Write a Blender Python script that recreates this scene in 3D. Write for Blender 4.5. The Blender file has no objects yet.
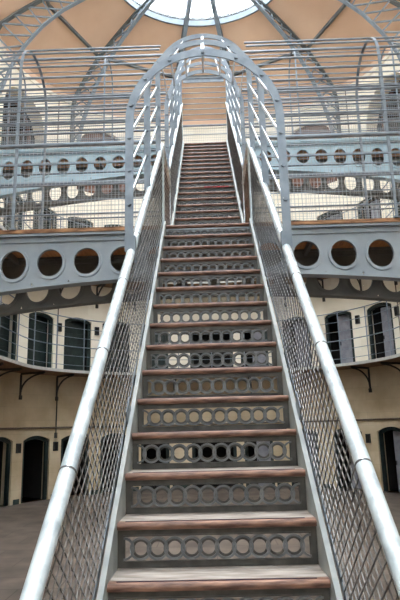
import bpy, bmesh, math, random
from mathutils import Vector, Matrix
random.seed(7)
C = bpy.context.scene.collection
SC = bpy.context.scene
PI = math.pi
CH = 2.5                                    # eye height above the flagged floor

# ---------------------------------------------------------------- camera, sky, exposure
YAW, PITCH, ROLL = .0183, .225, .0255
Rv = Vector((math.cos(YAW), math.sin(YAW), 0)); Fh = Vector((-math.sin(YAW), math.cos(YAW), 0)); Zv = Vector((0, 0, 1))
Fv = Fh*math.cos(PITCH) + Zv*math.sin(PITCH); Uv = Zv*math.cos(PITCH) - Fh*math.sin(PITCH)
R2 = Rv*math.cos(ROLL) - Uv*math.sin(ROLL); U2 = Uv*math.cos(ROLL) + Rv*math.sin(ROLL)
cam = bpy.data.cameras.new('camera'); cam.sensor_fit = 'VERTICAL'; cam.sensor_height = 36; cam.lens = 553.95/600*36
cam.clip_start = .02
co = bpy.data.objects.new('camera', cam); C.objects.link(co)
co.matrix_world = Matrix(((R2.x, U2.x, -Fv.x, 0), (R2.y, U2.y, -Fv.y, 0), (R2.z, U2.z, -Fv.z, CH), (0, 0, 0, 1)))
SC.camera = co

w = bpy.data.worlds.new('sky'); SC.world = w; w.use_nodes = True
bg = w.node_tree.nodes['Background']; bg.inputs[0].default_value = (.87, .94, 1, 1); bg.inputs[1].default_value = 7.0
sun = bpy.data.lights.new('sun', 'SUN'); sun.energy = 2.0; sun.angle = math.radians(25); sun.color = (1, .98, .95)
so = bpy.data.objects.new('sun', sun); C.objects.link(so); so.rotation_euler = (math.radians(-12), 0, 0)
SC.view_settings.view_transform = 'Standard'; SC.view_settings.look = 'None'
SC.view_settings.gamma = 1; SC.view_settings.exposure = 0.6; SC.view_settings.use_curve_mapping = False
SC.cycles.max_bounces = 10; SC.cycles.diffuse_bounces = 6; SC.cycles.transparent_max_bounces = 16

# ---------------------------------------------------------------- materials
def srgb(r, g, b):
    f = lambda c: (c/255/12.92) if c/255 <= .04045 else ((c/255+.055)/1.055)**2.4
    return (f(r), f(g), f(b), 1)
def mat(name, c1, c2=None, scale=6, rough=.6, metal=0, detail=6, stretch=(1, 1, 1), bump=0, lo=.35, hi=.65, spec=.5):
    m = bpy.data.materials.new(name); m.use_nodes = True; nt = m.node_tree; b = nt.nodes['Principled BSDF']
    b.inputs['Roughness'].default_value = rough; b.inputs['Metallic'].default_value = metal
    b.inputs['Specular IOR Level'].default_value = spec
    b.inputs['Base Color'].default_value = c1
    if c2:
        tc = nt.nodes.new('ShaderNodeTexCoord'); mp = nt.nodes.new('ShaderNodeMapping'); mp.inputs['Scale'].default_value = stretch
        n = nt.nodes.new('ShaderNodeTexNoise'); n.inputs['Scale'].default_value = scale; n.inputs['Detail'].default_value = detail
        r = nt.nodes.new('ShaderNodeValToRGB'); r.color_ramp.elements[0].position = lo; r.color_ramp.elements[1].position = hi
        r.color_ramp.elements[0].color = c1; r.color_ramp.elements[1].color = c2
        L = nt.links
        L.new(tc.outputs['Object'], mp.inputs[0]); L.new(mp.outputs[0], n.inputs['Vector']); L.new(n.outputs['Fac'], r.inputs[0]); L.new(r.outputs[0], b.inputs['Base Color'])
        if bump:
            bp = nt.nodes.new('ShaderNodeBump'); bp.inputs['Strength'].default_value = bump; bp.inputs['Distance'].default_value = .01
            L.new(n.outputs['Fac'], bp.inputs['Height']); L.new(bp.outputs[0], b.inputs['Normal'])
    return m
M = {}
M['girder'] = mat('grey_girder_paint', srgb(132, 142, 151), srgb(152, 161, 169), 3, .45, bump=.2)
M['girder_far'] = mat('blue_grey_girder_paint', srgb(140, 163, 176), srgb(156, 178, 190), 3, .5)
M['under'] = mat('shaded_girder_iron', srgb(92, 92, 90), srgb(112, 112, 108), 4, .6)  # rear girders: their shadow side is put into a darker colour
M['iron'] = mat('grey_rail_paint', srgb(104, 115, 127), srgb(128, 139, 150), 9, .4, metal=.15)
M['rail'] = mat('pale_worn_rail_paint', srgb(178, 191, 199), srgb(208, 220, 226), 11, .3, metal=.3, bump=.15, lo=.38, hi=.52)
M['strip'] = mat('sky_glint_strip', srgb(200, 210, 220), srgb(225, 230, 235), 14, .3, metal=.4)  # skylight glint on the cage bars is put into this pale colour
M['wire'] = mat('brown_grey_expanded_metal', srgb(74, 73, 72), srgb(126, 126, 126), 10, .3, metal=.4)
M['wire_fine'] = mat('pale_fine_wire', srgb(150, 156, 160), None, 20, .4, metal=.3)
M['stringer'] = mat('pale_stringer_paint', srgb(150, 158, 160), srgb(176, 182, 182), 8, .5)
M['riser'] = mat('dark_cast_iron', srgb(62, 61, 59), srgb(86, 84, 80), 12, .5, metal=.1, bump=.4)
M['ring'] = mat('cast_ring_iron', srgb(92, 95, 98), srgb(118, 120, 122), 16, .45, metal=.1)
M['tread'] = mat('worn_tread_timber', srgb(118, 108, 100), srgb(172, 164, 156), 5, .7, stretch=(1, 5, 5), bump=.2)
M['nosing'] = mat('red_brown_nosing_timber', srgb(74, 46, 38), srgb(152, 114, 94), 7, .5, stretch=(1, 5, 5), bump=.3)
M['plate'] = mat('dark_tread_strip', srgb(60, 52, 70), None, 5, .4, metal=.4)
M['plank'] = mat('orange_brown_planks', srgb(176, 116, 66), srgb(206, 144, 92), 5, .7, stretch=(6, 1, 6), bump=.2)
M['edge'] = mat('rusty_edge_timber', srgb(96, 62, 40), srgb(176, 132, 94), 6, .7, stretch=(1, 6, 6), bump=.3)
M['vault'] = mat('orange_tan_vault_boards', srgb(212, 176, 148), srgb(222, 188, 160), .6, .75)
M['truss'] = mat('slate_truss_paint', srgb(112, 122, 132), srgb(128, 138, 146), 4, .5)
M['truss_dark'] = mat('dark_rib_paint', srgb(84, 88, 88), srgb(98, 102, 102), 4, .5)
M['green'] = mat('dark_green_door_paint', srgb(22, 34, 34), srgb(34, 48, 46), 6, .4)
M['pale_door'] = mat('pale_grey_door_paint', srgb(118, 118, 128), srgb(136, 136, 144), 6, .5)
M['cell'] = mat('unlit_cell_dark', srgb(22, 19, 18), srgb(32, 28, 26), 3, .9)  # gloom of the unlit cells is put into this near-black; box lids share it
M['bracket'] = mat('dark_bracket_iron', srgb(52, 50, 46), srgb(66, 62, 58), 6, .6)
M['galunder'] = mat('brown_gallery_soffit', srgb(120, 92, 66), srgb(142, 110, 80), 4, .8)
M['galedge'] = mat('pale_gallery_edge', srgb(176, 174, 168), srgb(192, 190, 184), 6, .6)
M['box'] = mat('dark_box_metal', srgb(38, 38, 40), None, 6, .5)
M['pipe'] = mat('brown_pipe_paint', srgb(96, 84, 74), srgb(120, 104, 90), 9, .5)
M['brown'] = mat('dark_brown_window_timber', srgb(84, 54, 42), srgb(110, 74, 58), 6, .7)
M['dark_line'] = mat('dark_joint_metal', srgb(70, 72, 76), None, 5, .5)
M['basestrip'] = mat('dark_green_base_paint', srgb(36, 52, 50), srgb(52, 66, 62), 6, .6)

def plaster(name, c1, c2, joints):
    m = mat(name, c1, c2, 1.1, .85, detail=9, lo=.3, hi=.7)
    nt = m.node_tree; L = nt.links; b = nt.nodes['Principled BSDF']; src = b.inputs['Base Color'].links[0].from_socket
    tc = nt.nodes.new('ShaderNodeUVMap')
    br = nt.nodes.new('ShaderNodeTexBrick'); br.inputs['Scale'].default_value = 1; br.inputs['Brick Width'].default_value = 1.1; br.inputs['Row Height'].default_value = .48
    br.inputs['Mortar Size'].default_value = .008; br.inputs['Color1'].default_value = (1, 1, 1, 1); br.inputs['Color2'].default_value = (.93, .92, .9, 1); br.inputs['Mortar'].default_value = (1-joints,)*3+(1,)
    mx = nt.nodes.new('ShaderNodeMix'); mx.data_type = 'RGBA'; mx.blend_type = 'MULTIPLY'; mx.inputs[0].default_value = 1
    L.new(tc.outputs[0], br.inputs['Vector']); L.new(src, mx.inputs[6]); L.new(br.outputs[0], mx.inputs[7]); L.new(mx.outputs[2], b.inputs['Base Color'])
    return m
M['wall_low'] = plaster('tan_limewash', srgb(192, 172, 140), srgb(222, 206, 178), .14)
M['wall_high'] = plaster('cream_limewash', srgb(232, 222, 204), srgb(242, 234, 218), .03)

def floor_mat():
    m = mat('stone_flags', srgb(84, 74, 68), srgb(128, 116, 106), 1.5, .55, detail=9, lo=.3, hi=.7)
    nt = m.node_tree; L = nt.links; b = nt.nodes['Principled BSDF']; src = b.inputs['Base Color'].links[0].from_socket
    tc = nt.nodes.new('ShaderNodeTexCoord'); br = nt.nodes.new('ShaderNodeTexBrick'); br.inputs['Scale'].default_value = 1
    br.inputs['Brick Width'].default_value = 1.3; br.inputs['Row Height'].default_value = .75; br.inputs['Mortar Size'].default_value = .012
    br.inputs['Color1'].default_value = (1, 1, 1, 1); br.inputs['Color2'].default_value = (.78, .76, .74, 1); br.inputs['Mortar'].default_value = (.5, .48, .46, 1)
    mx = nt.nodes.new('ShaderNodeMix'); mx.data_type = 'RGBA'; mx.blend_type = 'MULTIPLY'; mx.inputs[0].default_value = 1
    L.new(tc.outputs['Object'], br.inputs['Vector']); L.new(src, mx.inputs[6]); L.new(br.outputs[0], mx.inputs[7]); L.new(mx.outputs[2], b.inputs['Base Color'])
    return m
M['floor'] = floor_mat()
gm = bpy.data.materials.new('skylight_glass'); gm.use_nodes = True; nt = gm.node_tree; nt.nodes.clear()
o_ = nt.nodes.new('ShaderNodeOutputMaterial'); mx = nt.nodes.new('ShaderNodeMixShader'); tr = nt.nodes.new('ShaderNodeBsdfTransparent'); tl = nt.nodes.new('ShaderNodeBsdfTranslucent')
tr.inputs[0].default_value = (.96, .98, 1, 1); tl.inputs[0].default_value = (.9, .93, .96, 1); mx.inputs[0].default_value = .15
nt.links.new(tr.outputs[0], mx.inputs[1]); nt.links.new(tl.outputs[0], mx.inputs[2]); nt.links.new(mx.outputs[0], o_.inputs[0])
M['glass'] = gm

# ---------------------------------------------------------------- mesh helpers
class MB:
    def __init__(s): s.v = []; s.f = []; s.mi = []; s.uv = {}
    def add(s, vs, fs, mi=0):
        o = len(s.v); s.v += [tuple(v) for v in vs]
        for f in fs: s.f.append(tuple(i+o for i in f)); s.mi.append(mi)
    def box(s, x0, x1, y0, y1, z0, z1, mi=0):
        s.add([(x, y, z) for x in (x0, x1) for y in (y0, y1) for z in (z0, z1)],
              [(0, 1, 3, 2), (4, 6, 7, 5), (0, 4, 5, 1), (2, 3, 7, 6), (0, 2, 6, 4), (1, 5, 7, 3)], mi)
    def bar(s, p, q, a, b, up=(0, 0, 1), mi=0):
        """square-section bar: a across, b along 'up'"""
        p = Vector(p); q = Vector(q); d = (q-p)
        if d.length < 1e-6: return
        d.normalize(); u = Vector(up); u = u - d*u.dot(d)
        if u.length < 1e-4: u = Vector((1, 0, 0)) - d*d.x
        if u.length < 1e-4: u = Vector((0, 1, 0))
        u.normalize(); r = d.cross(u)
        vs = [e + r*(i*a/2) + u*(j*b/2) for e in (p, q) for i in (-1, 1) for j in (-1, 1)]
        s.add(vs, [(0, 1, 3, 2), (4, 6, 7, 5), (0, 4, 5, 1), (2, 3, 7, 6), (0, 2, 6, 4), (1, 5, 7, 3)], mi)
    def tube(s, pts, r, n=8, mi=0, closed=False):
        pts = [Vector(p) for p in pts]; N = len(pts); rings = []; ref = None
        for i, p in enumerate(pts):
            a = pts[i-1] if i else p; b = pts[i+1] if i < N-1 else p
            d = (b-a).normalized()
            if ref is None:
                ref = Vector((0, 0, 1)) if abs(d.z) < .9 else Vector((1, 0, 0))
            u = ref - d*ref.dot(d); u.normalize(); ref = u; v = d.cross(u)
            rings.append([p + u*(r*math.cos(2*PI*k/n)) + v*(r*math.sin(2*PI*k/n)) for k in range(n)])
        vs = [v for rg in rings for v in rg]; fs = []
        for i in range(N-1):
            for k in range(n): fs.append((i*n+k, i*n+(k+1) % n, (i+1)*n+(k+1) % n, (i+1)*n+k))
        fs.append(tuple(range(n))[::-1]); fs.append(tuple((N-1)*n+k for k in range(n)))
        s.add(vs, fs, mi)
    def annulus(s, c, r0, r1, y0, y1, n=20, mi=0, a0=0, a1=2*PI):
        """ring in the xz plane, extruded in y"""
        vs = []; full = abs(a1-a0-2*PI) < 1e-6; m = n if full else n+1
        for k in range(m):
            a = a0+(a1-a0)*k/n; cx, cz = math.cos(a), math.sin(a)
            for r in (r0, r1):
                for y in (y0, y1): vs.append((c[0]+r*cx, y, c[2]+r*cz))
        fs = []
        for k in range(n):
            i = 4*k; j = 4*((k+1) % m)
            fs += [(i, i+2, j+2, j), (i+1, j+1, j+3, i+3), (i, j, j+1, i+1), (i+2, i+3, j+3, j+2)]
        s.add(vs, fs, mi)
    def build(s, name, mats, parent=None, smooth=False, loc=None):
        me = bpy.data.meshes.new(name); me.from_pydata(s.v, [], s.f)
        for m in (mats if isinstance(mats, (list, tuple)) else [mats]): me.materials.append(m)
        if any(s.mi): me.polygons.foreach_set('material_index', s.mi)
        if smooth: me.polygons.foreach_set('use_smooth', [True]*len(me.polygons)); me.set_sharp_from_angle(angle=math.radians(40))
        me.update()
        o = bpy.data.objects.new(name, me); C.objects.link(o)
        if parent: o.parent = parent
        if loc: o.location = loc
        return o
def fixn(o):
    bm = bmesh.new(); bm.from_mesh(o.data); bmesh.ops.recalc_face_normals(bm, faces=bm.faces); bm.to_mesh(o.data); bm.free(); return o
def thing(name, label, cat, loc=(0, 0, 0), rz=0, group=None):
    o = bpy.data.objects.new(name, None); C.objects.link(o); o.empty_display_size = .2
    o.location = loc; o.rotation_euler = (0, 0, rz); tag(o, label, cat, group); return o
def tag(o, label, cat, group=None):
    o['label'] = label; o['category'] = cat
    if group: o['group'] = group
    return o
def struct(o): o['kind'] = 'structure'; return o
def copy(o, parent, loc):
    c = o.copy(); C.objects.link(c); c.parent = parent; c.location = loc
    for ch in o.children:
        d = ch.copy(); C.objects.link(d); d.parent = c
    return c

# ---------------------------------------------------------------- plan: horseshoe hall, s = arc length from the middle of the round end
A_, B_, CY, Y0 = 7.6, 6.4, 18.0, -6.0
tab = []
def _build():
    N = 720; s = 0; p0 = None
    for i in range(N+1):
        t = PI/2*i/N; p = (A_*math.sin(t), CY+B_*math.cos(t))
        if p0: s += math.hypot(p[0]-p0[0], p[1]-p0[1])
        nx, ny = math.sin(t)/A_, math.cos(t)/B_; l = math.hypot(nx, ny)
        tab.append((s, p[0], p[1], nx/l, ny/l)); p0 = p
_build(); SQ = tab[-1][0]; SEND = SQ+CY-Y0
def P(s, off=0, z=0):
    a = abs(s); g = 1 if s >= 0 else -1
    if a >= SQ: x, y, nx, ny = A_, CY-(a-SQ), 1, 0
    else:
        lo, hi = 0, len(tab)-1
        while hi-lo > 1:
            m = (lo+hi)//2
            if tab[m][0] <= a: lo = m
            else: hi = m
        u = (a-tab[lo][0])/(tab[hi][0]-tab[lo][0]); x, y, nx, ny = [tab[lo][k]*(1-u)+tab[hi][k]*u for k in range(1, 5)]
    return Vector((g*(x+nx*off), y+ny*off, z))
def s_of_x(x):
    for s, px, *_ in tab:
        if px >= x: return s
    return SQ
def frame(s):
    """matrix at the wall: local x along increasing s, local y outward through the wall"""
    a = P(s); t = (P(s+.01)-P(s-.01)).normalized(); n = (P(s, 1)-a).normalized()
    return Matrix(((t.x, n.x, 0, a.x), (t.y, n.y, 0, a.y), (0, 0, 1, 0), (0, 0, 0, 1)))

Z1, Z2, ZC = 2.18+CH, 6.07+CH, 14.25+CH
sd = s_of_x(5.42)+.08; SP = 1.72
ds = [sd+SP*k for k in range(-2, 12)]
dsr = [sd-.28+(SP+.17)*k for k in range(-2, 11)]
doors = [(0, 1.9)] + [(-s, 1.22) for s in ds] + [(s, 1.22) for s in dsr]
arches = [0] + [g*s for s in (s_of_x(4.62), s_of_x(7.28), SQ+4.6, SQ+9.2, SQ+13.8) for g in (-1, 1)]

def level_openings(lv):
    if lv == 0: return [(s, w_, .0, 2.16, .17 if w_ < 1.5 else .4) for s, w_ in doors]
    if lv == 1: return [(s, w_, Z1, Z1+2.2, .16 if w_ < 1.5 else .3) for s, w_ in doors]
    if lv == 2: return [(s, w_, Z2, Z2+2.75, .14) for s, w_ in doors[1:]]
    return [(s, 2.6, 10.2+CH, 12.15+CH, 1.25) for s in arches]
def arch_z(x, w_, zs, rise): return zs + rise*math.sqrt(max(0, 1-(2*x/w_)**2)) if rise > .6 else zs + rise*(1-(2*x/w_)**2)

RV = (.45, .45, .45, .65)
def wall(name, sa, sb):
    V = []; F = []; MI = []; UV = []
    def quad(pts, uv, mi):
        o = len(V); V.extend(pts); F.append((o, o+1, o+2, o+3)); MI.append(mi); UV.extend(uv)
    def face(s0, s1, za, zb, zc, zd, mi, off=0):  # za,zb bottom at s0,s1 ; zd,zc top at s0,s1
        quad([P(s0, off, za), P(s1, off, zb), P(s1, off, zc), P(s0, off, zd)], [(s0, za), (s1, zb), (s1, zc), (s0, zd)], mi)
    bands = [(0, Z1, 0, 0), (Z1, Z2, 1, 1), (Z2, 9.85+CH, 2, 1), (9.85+CH, ZC, 3, 1)]
    for z0, z1, lv, mi in bands:
        ops = sorted(o for o in level_openings(lv) if o[0]-o[1]/2 >= sa-1e-6 and o[0]+o[1]/2 <= sb+1e-6)
        cur = sa
        def plain(a, b):
            n = max(1, int((b-a)/.45))
            for i in range(n): face(a+(b-a)*i/n, a+(b-a)*(i+1)/n, z0, z0, z1, z1, mi)
        for sc, w_, zb, zs, rise in ops:
            a, b = sc-w_/2, sc+w_/2
            if a > cur: plain(cur, a)
            n = 12
            for i in range(n):
                s0, s1 = a+w_*i/n, a+w_*(i+1)/n
                t0, t1 = arch_z(s0-sc, w_, zs, rise), arch_z(s1-sc, w_, zs, rise)
                if zb > z0+1e-4: face(s0, s1, z0, z0, zb, zb, mi)
                face(s0, s1, t0, t1, z1, z1, mi)
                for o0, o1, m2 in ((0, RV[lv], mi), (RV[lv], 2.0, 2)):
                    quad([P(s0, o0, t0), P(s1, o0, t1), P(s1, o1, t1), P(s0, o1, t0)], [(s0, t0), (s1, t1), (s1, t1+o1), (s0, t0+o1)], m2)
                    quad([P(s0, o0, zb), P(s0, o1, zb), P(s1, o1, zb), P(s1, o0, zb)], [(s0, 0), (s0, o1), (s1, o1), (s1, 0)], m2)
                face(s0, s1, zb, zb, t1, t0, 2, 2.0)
            for s in (a, b):
                t = arch_z(w_/2, w_, zs, rise)
                for o0, o1, m2 in ((0, RV[lv], mi), (RV[lv], 2.0, 2)):
                    quad([P(s, o0, zb), P(s, o1, zb), P(s, o1, t), P(s, o0, t)], [(s, zb), (s+o1, zb), (s+o1, t), (s, t)], m2)
            cur = b
        if cur < sb: plain(cur, sb)
    me = bpy.data.meshes.new(name); me.from_pydata(V, [], F); uvl = me.uv_layers.new(name='UVMap')
    for i, u in enumerate(UV): uvl.data[i].uv = u
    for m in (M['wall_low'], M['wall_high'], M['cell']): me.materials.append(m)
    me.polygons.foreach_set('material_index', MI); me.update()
    o = bpy.data.objects.new(name, me); C.objects.link(o); return struct(o)
S1 = SQ+1.2
def joint(L, side):
    ar = [(abs(a)-1.1, abs(a)+1.1) for a in arches]; c = SQ-.4
    while any(abs(c-q) < .75 for q in L) or any(a-.1 < c < b_+.1 for a, b_ in ar): c += .05
    return c
_bl, _br = joint(ds, -1), joint(dsr, 1)
wall('wall_left', -SEND, -_bl); wall('wall_far', -_bl, _br); wall('wall_right', _br, SEND)
WX, WZ0, WZ1 = 2.4, 7.5, 12.5  # unseen window added behind the camera to bring daylight onto the nearer ironwork
b = MB(); b.box(-7.7, -WX, Y0-.2, Y0, 0, 20.8); b.box(WX, 7.7, Y0-.2, Y0, 0, 20.8); b.box(-WX, WX, Y0-.2, Y0, 0, WZ0); b.box(-WX, WX, Y0-.2, Y0, WZ1, 20.8)
struct(b.build('wall_back', M['wall_high']))
b = MB()
for x in (-WX+.05, -.9, .9, WX-.05): b.box(x-.05, x+.05, Y0-.14, Y0-.06, WZ0, WZ1)
for z in (WZ0+.05, WZ0+2, WZ0+4, WZ1-.05): b.box(-WX, WX, Y0-.14, Y0-.06, z-.05, z+.05)
bw = struct(b.build('window_13', M['truss'])); b = MB(); b.box(-WX+.03, WX-.03, Y0-.11, Y0-.1, WZ0+.03, WZ1-.03); b.build('pane', M['glass'], bw)
b = MB(); b.box(-10, 10, Y0-.2, 27, -.1, 0); struct(b.build('floor', M['floor']))

# vault: three scaled copies of the plan joined up to the skylight
prof = [(1.0, 14.25), (.995, 14.55), (.88, 15.15), (.77, 15.85), (.61, 16.5), (.455, 17.05)]
RIBS = [-90, -51, -12.5, 12.5, 51, 90]
def s_of_t(deg):
    x = A_*math.sin(math.radians(abs(deg))); s = s_of_x(x) if abs(deg) < 89.9 else SQ
    return s if deg >= 0 else -s
RS = [s_of_t(d) for d in RIBS]
def K(s, k, h):
    p = P(s); f = max(0, 1-abs(k-.77)/.17)             # the vault is flat-sided between ribs at the purlin, rounder above and below
    if abs(s) < SQ and f > 0:
        for a, b_ in zip(RS[:-1], RS[1:]):
            if a <= s <= b_: p = p.lerp(P(a).lerp(P(b_), (s-a)/(b_-a)), f); break
    return Vector((p.x*k, CY+(p.y-CY)*k if p.y > CY else p.y, h+CH))
def ss_list(n=48, straight=8):
    L = [-SEND + (SEND-SQ)*i/straight for i in range(straight)]
    L += [-SQ+2*SQ*i/n for i in range(n+1)]
    L += [SQ+(SEND-SQ)*(i+1)/straight for i in range(straight)]
    return L
SS = ss_list()
def loft(rows):
    b = MB(); n = len(rows[0])
    for r in rows: b.v += [tuple(p) for p in r]
    for i in range(len(rows)-1):
        for j in range(n-1): b.f.append((i*n+j, i*n+j+1, (i+1)*n+j+1, (i+1)*n+j)); b.mi.append(0)
    return b
struct(loft([[K(s, k, h) for s in SS] for k, h in prof]).build('ceiling', M['vault'], smooth=True))
def sweep(name, m, offs, z0, z1, off0, off1, closed=True):
    rows = [[P(s, o, z) for s in offs] for o, z in ((off0, z0), (off1, z0), (off1, z1), (off0, z1), (off0, z0))]
    return loft(rows)
struct(sweep('', None, SS, ZC-.14, ZC+.02, -.06, .02).build('trim_1', M['wall_high']))
# low dark skirting, broken at each ground-floor doorway
dd = sorted((s-w_/2-.1, s+w_/2+.1) for s, w_ in doors); b = MB(); cur = -SEND
for a, c in dd+[(SEND, SEND)]:
    if a > cur+.05:
        n = max(2, int((a-cur)/.4)); L = [cur+(a-cur)*i/n for i in range(n+1)]
        q = loft([[P(s, o, z) for s in L] for o, z in ((0, 0), (-.03, 0), (-.03, .17), (0, .17))]); b.add(q.v, q.f)
    cur = c
struct(b.build('baseboard_far', M['basestrip']))

# ---------------------------------------------------------------- skylight
RK, RH = .455, 17.05
b = MB(); rows = [[K(s, k, h) for s in SS] for k, h in ((RK, RH), (RK, RH+.22), (RK-.012, RH+.22), (RK-.012, RH-.04), (RK, RH-.04))]
sk = struct(loft(rows).build('window_1', M['truss']))
g = loft([[K(s, k, h) for s in SS] for k, h in ((RK-.01, RH+.28), (.22, RH+.75), (.01, RH+1.15))]).build('skylight_pane', M['glass'], sk)
b = MB()
for i, s in enumerate(SS):
    if i % 2 == 0: b.bar(K(s, RK-.01, RH+.3), K(s, .01, RH+1.17), .025, .05)
b.build('glazing_bar', M['strip'], sk)
# roof boards outside, closing the vault from above
struct(loft([[K(s, k, h) for s in SS] for k, h in ((1.25, 14.2), (.9, 16.2), (RK, 17.5))]).build('roof', M['truss_dark']))

# ---------------------------------------------------------------- ring purlin and roof trusses
b = MB(); pts = [K(s, .765, 15.84) for s in [-SEND, *RS, SEND]]
for i in range(len(pts)-1): b.bar(pts[i], pts[i+1], .1, .12)
tag(b.build('ring_purlin', M['truss_dark']), 'dark iron purlin running round the tan vault, halfway up to the skylight', 'beam')
outer = [(.985, 11.7), (.985, 14.3), (.88, 15.08), (.77, 15.78), (.6, 16.45), (.44, 17.0), (.24, 17.6), (.04, 18.1)]
inner = [(.945, 11.7), (.90, 12.9), (.84, 13.8), (.77, 14.6), (.69, 15.3), (.57, 16.05), (.42, 16.75), (.24, 17.42), (.04, 17.95)]
def interp(pr, n):
    L = [0]
    for i in range(1, len(pr)): L.append(L[-1]+math.hypot((pr[i][0]-pr[i-1][0])*7, pr[i][1]-pr[i-1][1]))
    out = []
    for j in range(n+1):
        d = L[-1]*j/n; i = 0
        while i < len(L)-2 and L[i+1] < d: i += 1
        u = (d-L[i])/(L[i+1]-L[i]); out.append((pr[i][0]*(1-u)+pr[i+1][0]*u, pr[i][1]*(1-u)+pr[i+1][1]*u))
    return out
def truss(deg, label):
    s = s_of_t(deg); sk_ = (1 if deg > 0 else -1)*.8 if abs(deg) > 89 else 0
    t = thing('roof_truss', label, 'roof truss', P(s, -.1, 11.7+CH), 0, 'lattice roof trusses round the end of the hall')
    base = t.location
    N = 18; O, I = [[K(s+sk_*max(0, (k-.5)/.485), k, h)-base for k, h in interp(q, N)] for q in (outer, inner)]
    side = (P(s+.01)-P(s-.01)).normalized()
    o_ = MB(); i_ = MB(); w_ = MB()
    for L, mb, aa, bb in ((O, o_, .16, .08), (I, i_, .16, .05)):
        for j in range(N):
            d = (L[j+1]-L[j]).normalized(); up = side.cross(d)
            mb.bar(L[j]-d*.02, L[j+1]+d*.02, aa, bb, up)
    for j in range(N):
        w = .05
        w_.bar(O[j], I[j+1], w, .05, side); w_.bar(I[j], O[j+1], w, .05, side)
    w_.bar(O[0], I[0], .1, .05, side)
    o_.build('top_chord', M['truss_dark'], t); i_.build('bottom_chord', M['truss'], t); w_.build('lattice', M['truss'], t)
truss(-90, 'lattice roof truss at the far left edge, wide open lattice')
truss(-51, 'lattice roof truss left of the stairs, second from the left')
truss(-12.5, 'narrow roof truss meeting the skylight just left of the stair arch')
truss(12.5, 'narrow roof truss meeting the skylight just right of the stair arch')
truss(51, 'lattice roof truss right of the stairs, second from the right')
truss(90, 'lattice roof truss at the far right edge, wide open lattice')

# ---------------------------------------------------------------- arched windows high in the wall
for n, s in enumerate(sorted(arches, key=abs)):
    Mx = frame(s); zb, zs, w_, rise = 10.2+CH, 12.15+CH, 2.56, 1.25
    fr = MB(); N = 16; yo = .2 if n < 3 else .7
    pts = [(-w_/2, zb)] + [(-w_/2*math.cos(PI*i/N), zs+rise*math.sin(PI*i/N)) for i in range(N+1)] + [(w_/2, zb)]
    for i in range(len(pts)-1): fr.bar((pts[i][0], yo, pts[i][1]), (pts[i+1][0], yo, pts[i+1][1]), .1, .12, (0, 1, 0))
    fr.bar((0, yo, zb), (0, yo, zs+rise), .06, .08, (0, 1, 0))
    o = struct(fr.build('window_%d' % (n+2), M['brown'])); o.matrix_world = Mx
    if n < 3:                                     # the three in the round end are shuttered with brown boards
        b = MB(); q = [(x, z) for x, z in pts]; m = len(q)
        b.add([(x, yo+.02, z) for x, z in q]+[(x, yo+.07, z) for x, z in q], [tuple(range(m)), tuple(range(m, 2*m))[::-1]]+[(i, (i+1) % m, m+(i+1) % m, m+i) for i in range(m)])
        b.build('shutter', M['brown'], o)

# ---------------------------------------------------------------- doors
nd = 0
def door(s, w_, zb, zs, rise, style):
    global nd
    nd += 1
    Mx = frame(s); pts = [(-w_/2+.04, zb)]; N = 10
    for i in range(N+1):
        x = -w_/2+.04+(w_-.08)*i/N; pts.append((x, arch_z(x, w_, zs, rise)-.04))
    pts.append((w_/2-.04, zb)); f = MB()
    for i in range(len(pts)-1): f.bar((pts[i][0], .1, pts[i][1]), (pts[i+1][0], .1, pts[i+1][1]), .18, .1, (0, 1, 0))
    o = struct(f.build('door_%d' % nd, M['green'])); o.matrix_world = Mx
    l = MB(); x0, x1 = -w_/2+.1, w_/2-.1; h = zs-.02
    if style == 'dark':
        l.box(x0, x1, .3, .35, zb+.01, h+rise*.5)
        for i in range(1, 5):
            z = zb+(h-zb)*i/5; l.box(x0+.05, x1-.05, .28, .3, z-.03, z+.03)
        l.build('door_leaf', M['green'], o)
    elif style == 'pale':
        xm = x0+(x1-x0)*.38
        l.box(xm, x1, .26, .31, zb+.01, h+.02)
        for z0, z1 in ((.15, .85), (1.0, h-zb-.15)): l.box(xm+.1, x1-.1, .245, .26, zb+z0, zb+z1)
        l.build('door_leaf', M['pale_door'], o)
        h_ = MB(); h_.box(xm+.03, xm+.06, .22, .26, zb+.95, zb+1.1); h_.build('door_handle', M['box'], o.children[0])
for lv in range(3):
    for s, w_, zb, zs, rise in level_openings(lv):
        if w_ > 1.5: st = 'open'
        elif s < 0: st = 'open' if lv == 0 else 'dark'
        else: st = 'pale'
        door(s, w_, zb, zs, rise, st)

# ---------------------------------------------------------------- lock boxes, pipes
def lock_box(s, z, label):
    o = MB(); o.box(-.085, .085, -.1, 0, z, z+.34); t = thing('wall_box', label, 'box', (0, 0, 0), 0, 'small dark boxes beside the cell doors')
    t.matrix_world = frame(s)
    o.build('case', M['box'], t); q = MB(); q.box(-.06, .06, -.115, -.1, z+.04, z+.3); q.build('lid', M['cell'], t)
    t.matrix_world = frame(s)
names = {(-1, 1): 'left', (1, 1): 'right'}
bs = ds[2]; bs2 = ds[3]
lock_box(-bs2+.84, 3.86+CH, 'small dark box between the two dark green gallery doors on the left')
lock_box(-bs+.84, 3.86+CH, 'small dark box on the gallery wall close to the left handrail')
lock_box(dsr[2]+.9, 3.86+CH, 'small dark box between the two pale gallery doors on the right')
lock_box(dsr[3]+.9, 3.86+CH, 'small dark box by the gallery door at the right edge')
lock_box(-ds[4]+.84, -.76+CH, 'small dark box on the ground-floor wall at the left edge, between doorways')
lock_box(-bs2+.84, -.76+CH, 'small dark box right of the arched ground-floor doorway on the left')
lock_box(dsr[2]+.9, -.76+CH, 'small dark box left of the ground-floor doorway on the right')
L = [-SEND+.5+(2*SEND-1)*i/160 for i in range(161)]
b = MB(); b.tube([P(s, -.06, .11+CH) for s in L], .035, 6)
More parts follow.
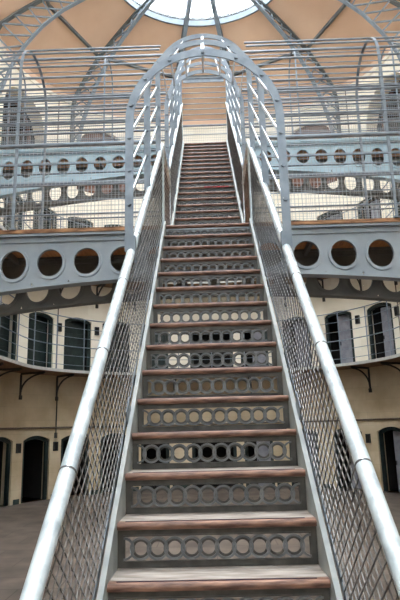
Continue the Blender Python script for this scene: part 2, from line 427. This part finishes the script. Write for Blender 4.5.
tag(b.build('wall_pipe', M['pipe']), 'long horizontal brown pipe along the ground-floor wall above the doorways', 'pipe')
def vpipe(s, z0, z1, label):
    t = thing('down_pipe', label, 'pipe', P(s, -.07, z0))
    b = MB(); b.tube([(0, 0, 0), (0, 0, z1-z0)], .025, 8); b.build('pipe', M['bracket'], t)
    b = MB(); b.tube([(0, 0, -.18), (0, 0, .02)], .06, 8); b.build('valve', M['bracket'], t)
vpipe(-sd-.9, -.1+CH, Z1-.15, 'thin dark vertical pipe under the left gallery, ending in a knob by the doorway')
def conduit(s, z0, z1, label):
    b = MB(); b.tube([P(s, -.05, z0), P(s, -.05, z1)], .022, 6); tag(b.build('conduit', M['pipe']), label, 'pipe')
conduit(-s_of_x(6.35), 10.2+CH, ZC-.1, 'thin vertical pipe high on the cream wall between two arched windows on the left')
conduit(s_of_x(6.2), 10.2+CH, ZC-.1, 'thin vertical pipe high on the cream wall between two arched windows on the right')
conduit(-sd-SP/2-.1, Z1, Z1+3.2, 'thin vertical conduit on the gallery wall between the left green doors')
conduit(sd+SP*1.5, Z1, Z1+3.2, 'thin vertical conduit on the gallery wall near the right edge')

# ---------------------------------------------------------------- galleries
GW = 1.36
def gallery(z, label, gaps):
    t = thing('gallery_walkway', label, 'balcony', (0, 0, z), 0, 'curved gallery walkways')
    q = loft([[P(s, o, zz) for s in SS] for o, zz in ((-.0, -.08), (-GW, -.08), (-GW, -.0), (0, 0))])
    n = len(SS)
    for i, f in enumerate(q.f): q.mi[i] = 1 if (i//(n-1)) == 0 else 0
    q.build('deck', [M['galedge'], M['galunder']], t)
    q = loft([[P(s, o, zz) for s in SS] for o, zz in ((-GW, -.085), (-GW-.03, -.085), (-GW-.03, .02), (-GW, .02), (-GW, -.085))]); q.build('edge_beam', M['galedge'], t)
    # brackets
    def rl(s, off, zz): return P(s, off, zz)
    bb = None
    for k in range(-13, 14):
        s = (abs(k)-.5)*SP + (sd-3*SP) + SP*.02 if k else None
        if s is None or abs(s) > 23: continue
        s = s if k > 0 else -s
        m = MB()
        m.bar((0, -.02, -.12), (0, -1.15, -.12), .05, .07); m.bar((0, -.03, -.14), (0, -.03, -.95), .05, .06)
        arc = [(0, -.05-1.05*(1-math.cos(PI/2*i/8)), -.78+.62*math.sin(PI/2*i/8)) for i in range(9)]
        for i in range(8): m.bar(arc[i], arc[i+1], .04, .05)
        m.box(-.05, .05, -.08, .0, -1.05, -.9)
        o = m.build('bracket', M['bracket'], t); F = frame(s); F.translation.z = 0; o.matrix_local = F
    # railing
    def ok(y): return all(not (a < y < b_) for a, b_ in gaps)
    runs = []; cur = []
    fine = [-SEND+1+(2*SEND-2)*i/400 for i in range(401)]
    for s in fine:
        p = P(s, -GW+.02)
        if ok(p.y): cur.append(s)
        else:
            if len(cur) > 1: runs.append(cur)
            cur = []
    if len(cur) > 1: runs.append(cur)
    for j, zz in enumerate((.2, .55, .9, 1.25, 1.62, 2.0)):
        m = MB()
        for r in runs:
            m.tube([P(s, -GW+.02, zz) for s in r], .02 if j in (2, 5) else .011, 6)
        m.build('rail', M['iron'], t)
    pm = MB(); pm.tube([(0, 0, 0), (0, 0, 2.0)], .02, 8); pm.box(-.04, .04, -.04, .04, 0, .03)
    src = None
    for k in range(-14, 15):
        s = k*1.62; p = P(s, -GW+.02)
        if not ok(p.y): continue
        if src is None: src = pm.build('post', M['iron'], t, loc=p)
        else: copy(src, t, p)
    return t
B1F, B1R, B2F, B2R = 5.78, 6.80, 11.1, 12.1
gallery(Z1, 'curved first-floor gallery walkway on dark brackets, round the cream wall', [(B1F, B1R)])
gallery(Z2, 'curved upper gallery walkway, mostly hidden behind the nearer footbridge', [(B2F, B2R)])

# ---------------------------------------------------------------- footbridges
def girder(y, zt, zc, zb0, k, m_plate, parent, hr=.143, pitch=.405, xl=6.3, xo=0, kh=.008):
    """riveted plate girder pierced by round holes; zt top, zc hole centre, zb0 bottom at mid-span, arching down by k*x^2"""
    zb = lambda x: zb0-k*x*x
    g = MB(); n = int(xl/pitch); th = .012
    for i in range(-n, n+1):
        cx = i*pitch+xo
        cz = zc - kh*cx*cx
        NN = 32
        for k2 in range(NN):
            vs = []
            hz = hr+.005*cx*cx*(1 if cx*cx < 16 else 16/cx/cx)
            for a in (2*PI*k2/NN, 2*PI*(k2+1)/NN):
                ca, sa = math.cos(a), math.sin(a); t = 1e9
                if abs(ca) > 1e-6: t = min(t, (pitch/2)/abs(ca))
                px = None
                tz = (zt-cz) if sa > 0 else (cz-zb(cx))
                if abs(sa) > 1e-6: t = min(t, tz/abs(sa))
                ox, oz = cx+ca*t, cz+sa*t
                if sa < 0 and abs(cz+sa*t-zb(cx)) < 1e-4: oz = zb(ox)
                vs.append(((cx+ca*hr, cz+sa*hz), (ox, oz)))
            (i0, o0), (i1, o1) = vs
            for yy, fl in ((y-th/2, 0), (y+th/2, 1)):
                f = [(i0[0], yy, i0[1]), (o0[0], yy, o0[1]), (o1[0], yy, o1[1]), (i1[0], yy, i1[1])]
                g.add(f, [(0, 1, 2, 3) if not fl else (3, 2, 1, 0)])
            g.add([(i0[0], y-th/2, i0[1]), (i1[0], y-th/2, i1[1]), (i1[0], y+th/2, i1[1]), (i0[0], y+th/2, i0[1])], [(0, 1, 2, 3)])
    o = g.build('girder', m_plate, parent)
    f = MB(); N = 40
    X = [-xl+2*xl*i/N for i in range(N+1)]
    f.box(-xl, xl, y-.07, y+.07, zt-.02, zt+.012)
    for i in range(N): f.bar((X[i], y, zb(X[i])), (X[i+1], y, zb(X[i+1])), .14, .025)
    f.bar((-xl, y-.015, zt-.05), (xl, y-.015, zt-.05), .02, .06)
    f.build('flange', m_plate, o)
    r = MB()
    for i in range(-n, n+1):
        cx = i*pitch+xo; cz = zc-kh*cx*cx; o0 = len(r.v)
        r.annulus((cx, 0, cz), hr-.002, hr+.03, y-.022, y+.022, 32)
        q = 1+.005*min(16, cx*cx)/hr; r.v[o0:] = [(a, b_, cz+(c-cz)*q) for a, b_, c in r.v[o0:]]
    r.build('ring_rim', m_plate, o)
    return o
def bridge(yf, yr, zd, label, zf, zr_, mats, nbars, hx, gap_rear, xo, edge):
    t = thing('footbridge', label, 'bridge', (0, 0, 0), 0, 'iron footbridges across the hall')
    girder(yf+.08, zd-.05, zf[0], zf[1], zf[2], mats[0], t, xo=xo, kh=zf[3])
    girder(yr-.08, zd-.05, zr_[0], zr_[1], zr_[2], mats[1], t, xo=xo, kh=zr_[3])
    d = MB(); n = 62
    for i in range(n):
        x0 = -6.3+12.6*i/n; d.box(x0+.004, x0+12.6/n-.004, yf+.03, yr-.01, zd-.045, zd-random.random()*.004)
    d.build('deck', M['plank'], t)
    e = MB(); e.box(-6.3, -.5, yf-.005, yf+.03, zd-.04, zd+.003); e.build('edge_board', edge, t)
    e = MB(); e.box(.5, 6.3, yf-.005, yf+.03, zd-.04, zd+.003); e.build('edge_board', edge, t)
    e = MB(); e.box(-6.3, 6.3, yr-.01, yr+.03, zd-.04, zd+.003); e.build('edge_board', edge, t)
    for i in range(-5, 6):
        j = MB(); j.box(i*1.215-.02, i*1.215+.02, yf+.09, yr-.09, zd-.12, zd-.045); j.build('cross_joist', mats[1], t)
    ym = (yf+yr)/2; R = (yr-yf)/2; zs = zd+2.05; hr = zd+1.02
    src = None
    # section points for bars: (y, z, radius)
    bars = []
    for y in (yf, yr):
        bars.append((y, hr, .024))
        for zz in (.17, .52, .78): bars.append((y, zd+zz, .010))
        for i in range(1, nbars+1): bars.append((y, hr+(zs-hr)*i/nbars, .0125))
    for a in (28, 58, 90, 122, 152): bars.append((ym-R*math.cos(math.radians(a)), zs+R*math.sin(math.radians(a))*.95, .0125))
    for y, z, r in bars:
        segs = [(-6.25, 6.25)] if (y > ym+.01 and not gap_rear) or z > zd+2.3 and not gap_rear else [(-6.25, -.52), (.52, 6.25)]
        if z < zd+.3 or True:
            m = MB()
            for a, b_ in segs: m.tube([(a, y, z), (b_, y, z)], r, 8)
            m.build('handrail' if r > .02 else 'rail_bar', M['iron'], t, smooth=True)
    for y in (yf, yr):
        for a, b_ in ([(-6.25, 6.25)] if (y == yr and not gap_rear) else [(-6.25, -.52), (.52, 6.25)]):
            m = MB(); x = a
            while x < b_: m.bar((x, y, zd), (x, y, hr), .0035, .0035, (0, 1, 0)); x += .045
            z = zd+.03
            while z < hr: m.bar((a, y+.003, z), (b_, y+.003, z), .003, .003); z += .06 
            m.build('wire_mesh', M['wire_fine'], t)
    # hoops of flat bar over the walkway with their posts
    h = MB(); prev = None
    pts = [(0, yf, zd), (0, yf, zs)] + [(0, ym-R*math.cos(PI*i/14), zs+R*.95*math.sin(PI*i/14)) for i in range(1, 14)] + [(0, yr, zs), (0, yr, zd)]
    for i in range(len(pts)-1): h.bar(pts[i], pts[i+1], .034, .014, (0, 1, 0) if i in (0, len(pts)-2) else (0, 0, 1))
    h.box(-.035, .035, yf-.03, yf+.03, zd, zd+.02); h.box(-.035, .035, yr-.03, yr+.03, zd, zd+.02)
    first = h.build('hoop', M['iron'], t, loc=(hx[0], 0, 0))
    for x in hx[1:]: copy(first, t, (x, 0, 0))
    p = MB(); p.tube([(0, 0, zd), (0, 0, hr)], .016, 8)
    return t
BR1 = bridge(B1F, B1R, Z1, 'nearer grey footbridge crossing at the stair landing, large round holes in its girder',
    (1.835+CH, 1.62+CH, .025, .008), (1.79+CH, 1.60+CH, .025, .012), (M['girder'], M['under']), 7, [-2.17, -4.2, -6.2, 2.08, 4.2, 6.2], True, -.137, M['edge'])
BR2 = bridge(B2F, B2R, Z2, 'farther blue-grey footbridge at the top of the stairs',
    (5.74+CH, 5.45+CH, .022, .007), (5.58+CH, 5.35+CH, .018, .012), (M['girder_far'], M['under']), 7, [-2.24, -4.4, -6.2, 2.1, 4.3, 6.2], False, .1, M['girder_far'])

# ---------------------------------------------------------------- staircase flights
W2 = .46; GO, RI = .2343, .2004; TS = RI/GO
def make_riser():
    r = MB(); y0, y1 = -.005, .005; h0, h1 = -RI+.002, -.035
    zc = -.116; fh = .053; fw = .425
    r.box(-W2, W2, y0, y1, h0, zc-fh); r.box(-W2, W2, y0, y1, zc+fh, h1)
    r.box(-W2, -fw, y0, y1, zc-fh, zc+fh); r.box(fw, W2, y0, y1, zc-fh, zc+fh)
    # border mouldings
    r.box(-fw-.01, fw+.01, -.010, y0, zc+fh, zc+fh+.006); r.box(-fw-.01, fw+.01, -.010, y0, zc-fh-.006, zc-fh)
    r.box(-fw-.008, -fw, -.010, y0, zc-fh, zc+fh); r.box(fw, fw+.008, -.010, y0, zc-fh, zc+fh)
    o = r.build('riser', M['riser'])
    g = MB(); pit = .0785
    for i in range(10):
        x = (i-4.5)*pit
        g.annulus((x, 0, zc), .041, .051, -.014-.001*(i % 2), .003+.001*(i % 2), 24); g.annulus((x, 0, zc), .030, .042, -.002, .002, 24, mi=1)
    for sgn in (-1, 1):
        a0 = PI/2 if sgn > 0 else -PI/2
        g.annulus((sgn*5.5*pit, 0, zc), .041, .051, -.0135, .0035, 11, a0=a0, a1=a0+PI)
    g.build('ring_frieze', [M['ring'], M['riser']], o); return o
def make_tread():
    b = MB(); b.box(-W2, W2, .012, GO+.03, -.03, 0); o = b.build('tread', M['tread'])
    n = MB(); N = 8; vs = []
    prof2 = [(.03, 0), (.006, 0)] + [(-.012+.0-.006*math.sin(PI*i/6), -.004-.028*(i/6)) for i in range(7)] + [(.006, -.036), (.03, -.036)]
    for x in (-W2, W2): vs += [(x, p[0]-.002, p[1]+.001) for p in prof2]
    m = len(prof2); fs = [(i, (i+1) % m, m+(i+1) % m, m+i) for i in range(m)] + [tuple(range(m))[::-1], tuple(range(m, 2*m))]
    n.add(vs, fs); fixn(n.build('nosing', M['nosing'], o))
    s = MB(); s.box(-W2+.035, W2-.05, .004, .012, .0, .004); s.build('wear_strip', M['plate'], o); return o
RIS, TRD = make_riser(), make_tread()
first_used = {'r': True, 't': True}
def put(proto, key, parent, loc):
    if first_used[key]:
        first_used[key] = False; proto.parent = parent; proto.location = loc; return proto
    return copy(proto, parent, loc)
def mesh_panel(y0, y1, zfun, x, parent, lo=.06, hi=.93, pitch=.064, m_=.7, ts=TS):
    """expanded diamond mesh, diamonds level, filling the sloping strip between stringer and handrail"""
    m = MB(); z0 = zfun(y0)
    for sg in (1, -1):
        sl = sg*m_; k = sl-ts                                   # height above the nosing line changes by k per metre
        cs = [lo - k*y for y in (0, y1-y0)] + [hi - k*y for y in (0, y1-y0)]
        c = math.floor(min(cs)/pitch)*pitch
        while c < max(cs):
            ya, yb = sorted(((lo-c)/k, (hi-c)/k)); ya, yb = max(0, ya), min(y1-y0, yb)
            if yb-ya > .01:
                p, q = [(x+sg*.0015, y0+y, z0+c+sl*y) for y in (ya, yb)]
                m.bar(p, q, .0042, .0042, (1, 0, 0))
            c += pitch
    return m.build('mesh_panel', M['wire'], parent)
def flight(name, label, D0, H0, i0, i1, last_landing, y_end_pad, bottom):
    t = thing(name, label, 'staircase', (0, D0+i0*GO, bottom), 0, 'flights of the iron staircase')
    base = Vector(t.location)
    zl = lambda y: H0+CH+(y+base.y-D0)*TS - base.z            # nosing line, local
    for i in range(i0, i1+1):
        loc = Vector((0, D0+i*GO, H0+i*RI+CH))-base
        put(RIS, 'r', t, loc+Vector((0, .012, 0)))
        if i < i1 or not last_landing: put(TRD, 't', t, loc) 
    if last_landing:
        put(TRD, 't', t, Vector((0, D0+i1*GO, H0+i1*RI+CH+.002))-base)
    ya, yb = -.12, (i1-i0)*GO
    for sg in (-1, 1):
        s = MB(); x0, x1 = sorted((sg*(W2+.002), sg*(W2+.026)))
        za, zb = zl(ya), zl(yb); up, dn = .055, -.24
        zlo = max(za+dn, 0) if False else za+dn
        vs = [(x, y, z) for x in (x0, x1) for y, z in ((ya, max(zlo, -0.0)), (ya, za+up), (yb, zb+up), (yb, zb+dn))]
        s.add(vs, [(0, 1, 2, 3), (4, 7, 6, 5), (0, 4, 5, 1), (1, 5, 6, 2), (2, 6, 7, 3), (3, 7, 4, 0)])
        fixn(s.build('stringer', M['stringer'], t))
        X = sg*.497
        r = MB(); ra, rb = ya+.02, yb
        r.tube([(X, ra, zl(ra)+.90), (X, ra, zl(ra)+.97), (X, rb, zl(rb)+.97)], .021, 14) if 0 else r.tube([(X, ra, zl(ra)+.97), (X, rb, zl(rb)+.97)], .0285, 20)
        hr = r.build('handrail', M['rail'], t, smooth=True)
        y = .75
        while y < rb-.2:
            jn = MB(); dv = Vector((0, 1, TS)).normalized(); c = Vector((X, y, zl(y)+.97)); jn.tube([c-dv*.004, c+dv*.004], .0297, 20); y += .56
            jn.build('rail_joint', M['dark_line'], hr)
        mesh_panel(ya+.04, yb, zl, X, t)
        bm_ = MB(); bm_.bar((X, ya+.03, zl(ya)+.07), (X, yb, zl(yb)+.07), .006, .03); bm_.build('mesh_frame', M['iron'], t)
        src = None; y = 0.02
        while y <= yb+.01:
            m = MB(); m.bar((X-sg*.008, y, zl(y)-.12), (X-sg*.008, y, zl(y)+.955), .012, .032, (0, 1, 0)); m.build('baluster', M['rail'], t); y += yb-.05
        for y in (.62, 2.6, 4.4):
            if y < yb-.3:
                m = MB(); dv = Vector((0, 1, TS)).normalized(); c = Vector((X-sg*.012, y, zl(y)+.10)); m.bar(c-dv*.07, c+dv*.07, .006, .11, (0, 0, 1)); m.build('splice_plate', M['iron'], t)
    return t
D1, H1 = 2.5035, -.6261
D2 = 6.6344
lo_ = flight('lower_staircase', 'lower iron stair flight in the foreground with pierced risers and worn timber treads', D1, H1, -8, 14, True, 0, 0)
zo = lo_.location
for sg in (-1, 1):
    X = sg*.497; ya, yb = D1+14*GO-zo.y, D2+GO-zo.y
    mesh_panel(ya+.03, yb-.02, lambda y: Z1-zo.z, X, lo_, ts=0)
    r = MB(); r.tube([(X, ya, Z1+.97-zo.z), (X, yb, Z1+.97-zo.z)], .0285, 20); r.build('landing_rail', M['rail'], lo_, smooth=True)
    r = MB(); r.tube([(X, ya+.02, Z1-zo.z), (X, ya+.02, Z1+1.0-zo.z)], .022, 12); r.build('newel_post', M['rail'], lo_, smooth=True)
D2, H2 = 6.6344, 2.2650
up_ = flight('upper_staircase', 'upper iron stair flight climbing from the landing to the far footbridge', D2, H2, 1, 19, True, 0, Z1)

b = MB(); y8, z8 = D2+8*GO-up_.location.y, H2+8*RI+CH-up_.location.z
b.box(-.04, .37, y8-.024, y8-.019, z8-.03, z8-.008)
o = b.build('paint_smear', mat('red_paint', srgb(170, 30, 40), srgb(120, 60, 52), 18, .5), up_); o['label'] = 'red paint smear on a step edge'

# ---------------------------------------------------------------- cage of hoops over the stairs
def nose_z(y):
    if y <= D1+14*GO: return H1+CH+(y-D1)*TS
    if y <= D2+.1: return max(Z1, H2+CH+(y-D2)*TS)
    return H2+CH+(y-D2)*TS if y < D2+19*GO else Z2
hoops = [3.4, 4.45, 5.5, 6.75, 7.75, 8.8, 9.85, 10.9]
cg = thing('stair_cage', 'arched grey hoop cage of flat bars rising over the staircase', 'safety cage', (0, 3.4, nose_z(3.4)+.97))
cb = Vector(cg.location); RC = .512
def hoop_pts(y):
    zr = nose_z(y)+.97; zs = zr+.935
    return [(-RC, y, zr)] + [(-RC*math.cos(PI*i/28), y, zs+RC*math.sin(PI*i/28)) for i in range(29)] + [(RC, y, zr)]
ang = [0, 27, 52, 77]
def nodes(y):
    zr = nose_z(y)+.97; zs = zr+.935; L = []
    for a in (-77, -52, -27, 0, 27, 52, 77): L.append((RC*math.sin(math.radians(a)), y, zs+RC*math.cos(math.radians(a))))
    for d in (.13, .37, .61): L += [(-RC, y, zs-d), (RC, y, zs-d)]
    return L
for y in hoops:
    pts = [Vector(p)-cb for p in hoop_pts(y)]; h = MB(); vs = []; wv = .028
    for i, p in enumerate(pts):                      # flat bar facing along the stairs: 56 mm wide, 10 mm thick
        a = pts[max(0, i-1)]; b_ = pts[min(len(pts)-1, i+1)]; d = (b_-a).normalized(); n = Vector((d.z, 0, -d.x))
        for u, v in ((-1, -1), (1, -1), (1, 1), (-1, 1)): vs.append(p+n*(u*wv)+Vector((0, v*.005, 0)))
    fs = []
    for i in range(len(pts)-1):
        for k in range(4): fs.append((4*i+k, 4*i+(k+1) % 4, 4*i+4+(k+1) % 4, 4*i+4+k))
    fs += [(3, 2, 1, 0), tuple(4*(len(pts)-1)+k for k in range(4))]
    h.add(vs, fs); ho = fixn(h.build('hoop', M['iron'], cg))
    for q in nodes(y):
        rv = MB(); c = Vector(q)-cb; rv.tube([c+Vector((0, -.018, 0)), c+Vector((0, -.004, 0))], .013, 8)
        rv.build('rivet', M['iron'], ho)
N0 = nodes(hoops[0])
for idx in range(len(N0)):
    side_leg = idx >= 7
    b = MB()
    for a, c in zip(hoops[:-1], hoops[1:]):
        if a < 6 and c > 6 and side_leg:
            b.build('cage_bar', M['strip'], cg); b = MB(); continue
        # follow kinks of the rail line
        ys = [a] + [y for y in (D1+14*GO, D2+.1) if a < y < c] + [c]
        L = [Vector(nodes(y)[idx])-cb for y in ys]
        for p, q in zip(L[:-1], L[1:]):
            ctr = Vector((0, 1, 0)).cross(Vector((N0[idx][0], 0, N0[idx][2]-(nose_z(3.4)+1.96)))) if not side_leg else Vector((1, 0, 0))
            rad = Vector((N0[idx][0], 0, N0[idx][2]-(nose_z(3.4)+1.96))).normalized() if not side_leg else Vector((1, 0, 0))
            b.bar(p-rad*.01, q-rad*.01, .024, .008, rad)
    b.build('cage_bar', M['strip'], cg)
lt = MB(); lt.bar((-.5, B2R-.03-cb.y, 8.3+CH-cb.z), (.5, B2R-.03-cb.y, 8.3+CH-cb.z), .02, .12); lt.build('end_plate', M['iron'], cg)
# brackets joining the first hoop to the handrails
for sg in (-1, 1):
    b = MB(); z = nose_z(3.4)+.97-cb.z
    b.box(sg*.497-.03, sg*.497+.03, -.03, .012, z-.07, z+.1); b.build('hoop_bracket', M['iron'], cg)
